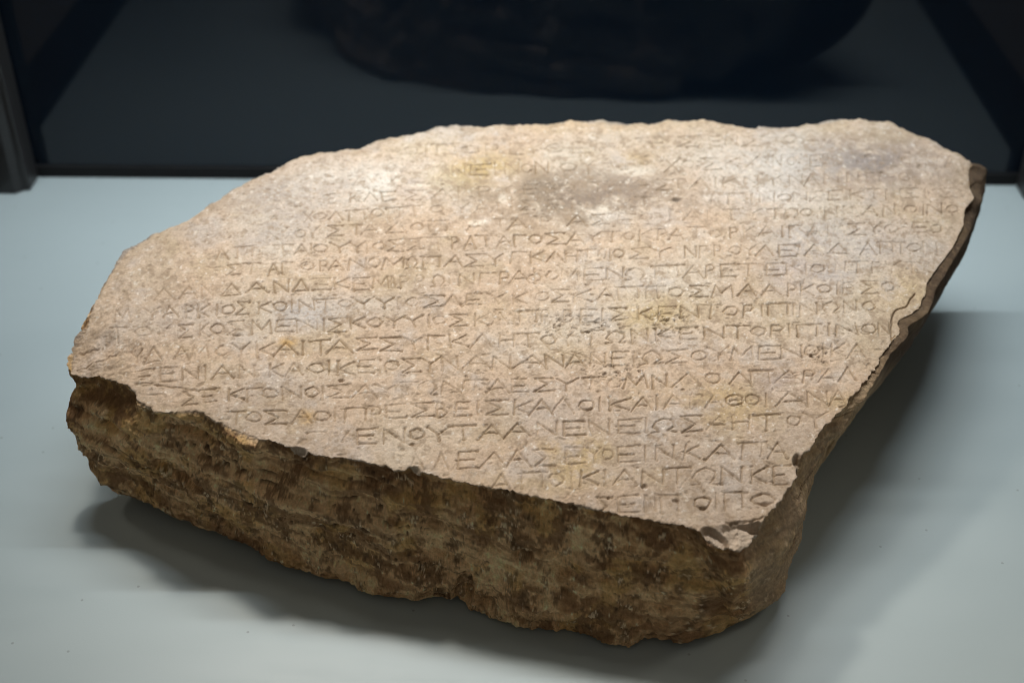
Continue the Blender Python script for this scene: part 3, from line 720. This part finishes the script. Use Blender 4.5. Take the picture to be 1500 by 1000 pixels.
# drop cells with one inside corner only at tips: keep it simple, all verts outside are snapped
used = np.zeros((ny, nx), bool)
used[:-1, :-1] |= cell; used[:-1, 1:] |= cell; used[1:, :-1] |= cell; used[1:, 1:] |= cell
vid = np.full((ny, nx), -1, np.int64)
vid[used] = np.arange(used.sum())
VX = GX[used].copy(); VY = GY[used].copy(); VZ = z[used].copy(); VC = col[used].copy()
outside = used & ~ins
kd = KDTree(NO)
for i in range(NO):
    kd.insert((out[i, 0], out[i, 1], 0), i)
kd.balance()
oi = np.argwhere(outside)
for j, i in oi:
    k = vid[j, i]
    c_, idx, dd = kd.find((GX[j, i], GY[j, i], 0))
    VX[k] = c_[0]; VY[k] = c_[1]
cj, ci = np.nonzero(cell)
quads = np.stack([vid[cj, ci], vid[cj, ci + 1], vid[cj + 1, ci + 1], vid[cj + 1, ci]], 1)
cl = np.stack([lineid[cj, ci], lineid[cj, ci + 1], lineid[cj + 1, ci + 1], lineid[cj + 1, ci]], 1)
fl = np.where((cl >= 0).sum(1) >= 3, cl.max(1), -1)

# boundary loop of the kept cells (directed edges without a twin)
E = np.concatenate([quads[:, [0, 1]], quads[:, [1, 2]], quads[:, [2, 3]], quads[:, [3, 0]]])
nV = len(VX)
key = E[:, 0] * nV + E[:, 1]
rev = E[:, 1] * nV + E[:, 0]
bnd = E[~np.isin(key, rev)]
nxt = {}
for a, b in bnd:
    nxt.setdefault(int(a), []).append(int(b))
start = int(bnd[0, 0])
loop = [start]; c_ = nxt[start].pop()
while c_ != start and len(loop) < 50000:
    loop.append(c_)
    l = nxt.get(c_)
    if not l: break
    c_ = l.pop()
loop = np.array(loop)
nl = len(loop)
lidx = np.array([kd.find((VX[k], VY[k], 0))[1] for k in loop])
# make the outline parameter run steadily round the loop
st0 = lidx[0]
rel = (lidx - st0) % NO
rel = np.where(rel > NO * .98, 0, rel)
if np.median(np.diff(rel)) < 0:
    print('loop runs backwards')
relm = np.maximum.accumulate(np.where((rel < NO * .02) & (np.arange(nl) > nl * .9), NO - 1, rel))
ker = np.ones(25) / 25
rs = np.convolve(np.pad(relm.astype(float), 12, 'edge'), ker, 'valid')
sidx = (rs + st0) % NO
def samp(a):
    i0 = np.floor(sidx).astype(int) % NO; f_ = (sidx - np.floor(sidx))[:, None]
    return a[i0] * (1 - f_) + a[(i0 + 1) % NO] * f_

T = np.stack([VX[loop], VY[loop], VZ[loop]], 1)
S = samp(sil); Fo = samp(foot); NN = samp(onrm)
NN /= np.linalg.norm(NN, axis=1)[:, None]
ROWS = 104
tt = np.concatenate([np.linspace(0, .06, 9)[1:], np.linspace(.06, 1, ROWS - 8)[1:]])
rings = []
TS = np.stack([np.convolve(np.pad(T[:, k], 11, 'wrap'), np.hanning(25)[1:-1] / np.hanning(25).sum(), 'valid') for k in range(3)], 1)
TD = T - TS
su = np.array([to_px(p)[0] for p in T])     # where along the face, for placed features
for t in tt:
    if t < .72:
        a = t / .72
        P = TS * (1 - a) + S * a + TD * math.exp(-t / 0.035) * (1 - a)
        P[:, :2] += NN * 0.003 * math.sin(math.pi * a) ** 2
    else:
        a = (t - .72) / .28
        P = S * (1 - a) + Fo * a
        P[:, 2] = S[:, 2] * (1 - a) ** 1.6 + Fo[:, 2] * a ** .9 * 1.0
        ex = a ** (1.5 - .8 * smooth(-.1, .4, NN[:, 1:2]))
        P[:, :2] = S[:, :2] * (1 - ex) + Fo[:, :2] * ex
    rings.append(P)
RG = np.stack(rings)                         # rows, loop, 3
nr_ = RG.shape[0]
flatR = RG.reshape(-1, 3)
tcol = np.repeat(tt, nl)
NR = np.tile(NN, (nr_, 1))
sU, sV = to_px(flatR)
wT = smooth(0, .022, tcol)
# fracture relief: strata that dip to the right, lumps, pitting
dip = flatR[:, 2] + 0.16 * flatR[:, 0] + 0.05 * flatR[:, 1]
PS = np.stack([flatR[:, 0] * .16, flatR[:, 1] * .16, dip * 1.8], 1)
low = smooth(.35, .7, tcol)
disp = 0.0050 * fbm(flatR, 22, 3, 0.5, 61) + 0.0022 * fbm(PS, 48, 3, .5, 91)
disp += 0.0020 * fbm(PS, 95, 4, 0.6, 62, True) * (1 - .3 * low)
disp += 0.0034 * fbm(flatR, 80, 5, 0.62, 63) * (.6 + .8 * low)
disp += 0.0020 * fbm(flatR, 260, 4, 0.7, 64) * (.6 + low)
pS = smooth(.35, .7, fbm(flatR, 190, 3, .6, 66))
disp -= 0.0016 * pS * (.3 + low)
rightf = smooth(1085, 1110, sU) * smooth(500, 560, sV)
hq = fbm(PS, 34, 3, .5, 95) * 7 + 1.2 * fbm(flatR, 30, 2, .5, 96)
fq = hq - np.floor(hq)
disp += 0.0020 * (np.floor(hq) + smooth(.80, 1.0, fq)) * .8
hv = fbm(flatR, 40, 2, .5, 97) * 6
fv = hv - np.floor(hv)
disp += 0.0014 * (np.floor(hv) + smooth(.75, 1.0, fv))
disp = disp * .72 + 0.0010
disp *= 1 - .5 * np.maximum(rightf, smooth(.3, .7, NR[:, 0]))
disp *= 1 - .6 * smooth(1225, 1290, sU)
# scoop under the rim and the ledge at the left tip
def sb(u, v_, ru, rv, ang=0.0):
    du = sU - u; dv = sV - v_
    c, s = math.cos(ang), math.sin(ang)
    r = np.sqrt(((du * c + dv * s) / ru) ** 2 + ((-du * s + dv * c) / rv) ** 2)
    return smooth(1.25, .7, r)
vis = smooth(-.1, .2, -(NR[:, 1]))           # faces turned to the camera side
ledge = 0.0045 * sb(150, 572, 58, 20, .15) + 0.0025 * sb(262, 622, 60, 10, .35)
disp -= ledge * vis
disp += 0.0012 * vis * (sb(150, 612, 60, 14, .12) + sb(280, 645, 60, 12, .3))
disp += vis * 0.0018 * smooth(-.05, .08, fbm(PS, 30, 2, .5, 93)) * (1 - rightf * .5)
disp -= 0.006 * vis * sb(262, 693, 42, 9, .45)      # elongated hollow low left
disp -= 0.004 * vis * sb(500, 645 + 60, 70, 8, .2)
disp -= 0.006 * vis * sb(680, 862, 14, 26, .2)      # notch in the lower edge
disp -= 0.0045 * vis * sb(765, 815, 16, 9)
disp += 0.004 * vis * sb(620, 850, 60, 16) + 0.004 * vis * sb(790, 890, 80, 16)
disp -= 0.003 * vis * sb(980, 760, 90, 14, .2)
frontish = smooth(.1, .5, -NR[:, 1])
disp -= 0.0042 * frontish * (1 - smooth(0.02, .30, tcol))
footfade = smooth(1.0, .93, tcol)
flatR = flatR + np.concatenate([NR * (disp * wT * (.3 + .7 * footfade))[:, None], (0.0012 * fbm(flatR, 120, 3, .6, 67) * wT * footfade)[:, None]], 1)
flatR[:, 2] = np.maximum(flatR[:, 2], 0.0004)
# thin horizontal cracks in the side
# colour of the broken sides
b1 = fbm(flatR, 26, 4, .55, 71); b2 = fbm(PS, 70, 4, .6, 72); b3 = fbm(flatR, 150, 4, .65, 73); b4 = fbm(flatR, 480, 3, .6, 74)
sc = np.zeros((len(flatR), 3), np.float32) + C(.40, .285, .165)
b5 = fbm(flatR, 62, 4, .6, 76); b6 = fbm(PS, 130, 4, .65, 77)
sc = mixc(sc, C(.54, .42, .27), smooth(.0, .16, b1 + .35 * b3) * .75)
sc = mixc(sc, C(.22, .145, .080), smooth(.02, .20, -b2 - .3 * b3) * .85)
sc = mixc(sc, C(.60, .48, .31), smooth(.10, .26, b5 + .2 * b4) * .75)
sc = mixc(sc, C(.46, .34, .14), smooth(.08, .25, fbm(flatR, 45, 3, .5, 75)) * .5)
sc = mixc(sc, C(.17, .11, .062), smooth(.10, .26, -b5 - .3 * b4) * .8)
sc = mixc(sc, C(.19, .12, .068), smooth(.12, .28, b6) * .65)
sc = mixc(sc, C(.27, .17, .10), low * .5 * smooth(-.2, .2, -b1))
sc = mixc(sc, C(.06, .042, .028), pS * .85)
sc = mixc(sc, C(.07, .048, .030), smooth(.16, .3, b3) * .6)
sc = mixc(sc, C(.62, .56, .44), smooth(.34, .42, b4 * .6 + b3 * .6) * .7)
sc *= np.array([1.66, 1.46, 1.25], np.float32)
backf = smooth(-.1, .4, NR[:, 1])
sc = mixc(sc, C(.36, .33, .30), backf * .8)
fr = 1 - smooth(.0, .5, tcol)
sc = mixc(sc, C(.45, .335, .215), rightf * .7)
sc = mixc(sc, C(.085, .058, .038), smooth(1235, 1310, sU) * smooth(590, 520, sV) * smooth(.0, .03, tcol) * .9)  # shade of the undercut right side painted in as dark brown
tcl = np.tile(VC[loop], (nr_, 1))
sc = mixc(sc, tcl, (1 - smooth(.0, .018, tcol)) * .7)
sc *= (1 + .35 * b4)[:, None]
sc = np.clip(sc, .012, .9)
# darkest relief lines: cracks running along the front
cr_ = np.abs(fbm(PS, 40, 3, .5, 81)); crk = smooth(.018, .004, cr_) * smooth(.0, .3, fbm(flatR, 18, 2, .5, 82))
flatR[:, :2] -= NR * (crk * .0022 * wT)[:, None]
sc = mixc(sc, C(.04, .028, .02), crk * .8)

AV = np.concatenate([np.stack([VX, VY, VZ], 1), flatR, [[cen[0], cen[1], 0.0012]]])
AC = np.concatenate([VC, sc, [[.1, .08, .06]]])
ids = np.concatenate([loop[None], nV + np.arange(nr_ * nl).reshape(nr_, nl)])
A = ids[:-1]; B = ids[1:]
A2 = np.roll(A, -1, 1); B2 = np.roll(B, -1, 1)
sq = np.stack([A.ravel(), B.ravel(), B2.ravel(), A2.ravel()], 1)
last = ids[-1]
ctr = len(AV) - 1
tri = np.stack([last, np.full(nl, ctr), np.roll(last, -1)], 1)


AR = np.concatenate([np.full(len(VX), .0), np.ones(len(AV) - len(VX))]).astype(np.float32)


def build(name, V_, quads_, tris_, colors, normals, parent=None):
    fv = np.unique(np.concatenate([quads_.ravel(), tris_.ravel()]) if len(tris_) else quads_.ravel())
    mp_ = np.full(len(V_), -1, np.int64); mp_[fv] = np.arange(len(fv))
    me = bpy.data.meshes.new(name)
    nq, nt = len(quads_), len(tris_)
    me.vertices.add(len(fv)); me.vertices.foreach_set('co', V_[fv].astype(np.float32).ravel())
    li_ = mp_[np.concatenate([quads_.ravel(), tris_.ravel()])] if nt else mp_[quads_.ravel()]
    me.loops.add(len(li_)); me.loops.foreach_set('vertex_index', li_.astype(np.int32))
    me.polygons.add(nq + nt)
    st_ = np.concatenate([np.arange(nq) * 4, nq * 4 + np.arange(nt) * 3]).astype(np.int32)
    me.polygons.foreach_set('loop_start', st_)
    me.update(calc_edges=True)
    me.validate()
    me.polygons.foreach_set('use_smooth', np.ones(len(me.polygons), bool))
    at = me.attributes.new('tint', 'FLOAT_COLOR', 'POINT')
    cc = np.ones((len(fv), 4), np.float32); cc[:, :3] = colors[fv]; cc[:, 3] = AR[fv]
    at.data.foreach_set('color', cc.ravel())
    me.materials.append(stone_mat)
    if normals is not None:
        me.normals_split_custom_set_from_vertices(normals[fv].tolist())
    o = bpy.data.objects.new(name, me); COL.objects.link(o); o.parent = parent
    return o

# vertex normals of the whole stone, shared by body and lettering
fa = np.concatenate([quads[:, :3], quads[:, [0, 2, 3]], sq[:, :3], sq[:, [0, 2, 3]], tri])
p0, p1, p2 = AV[fa[:, 0]], AV[fa[:, 1]], AV[fa[:, 2]]
fn = np.cross(p1 - p0, p2 - p0)
vn = np.zeros_like(AV)
for k in range(3):
    for c_ in range(3):
        vn[:, c_] += np.bincount(fa[:, k], fn[:, c_], len(AV))
vn /= np.linalg.norm(vn, axis=1)[:, None] + 1e-20
vn[ctr] = (0, 0, -1)

root = bpy.data.objects.new('inscribed_stone_slab', None); COL.objects.link(root)
tag(root, 'broken tan limestone slab carved with rows of Greek capital letters, lying on the pale deck', 'inscribed stone')
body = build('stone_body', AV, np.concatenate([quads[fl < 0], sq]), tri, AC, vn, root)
for li in range(len(LINES)):
    q = quads[fl == li]
    if len(q) == 0: continue
    txt = ''.join(e.split()[0] for e in LINES[li][2].split(';'))
    o = build('inscription_line', AV, q, np.zeros((0, 3), np.int64), AC, vn, root)
    o['label'] = ('uppermost' if li == 0 else ORD[li]) + (' line' if li in (0, 17) else ' line from the top') + ' of carved Greek capitals'
print('verts', len(AV), 'quads', len(quads) + len(sq), 'loop', nl, 'grid', nx, ny)
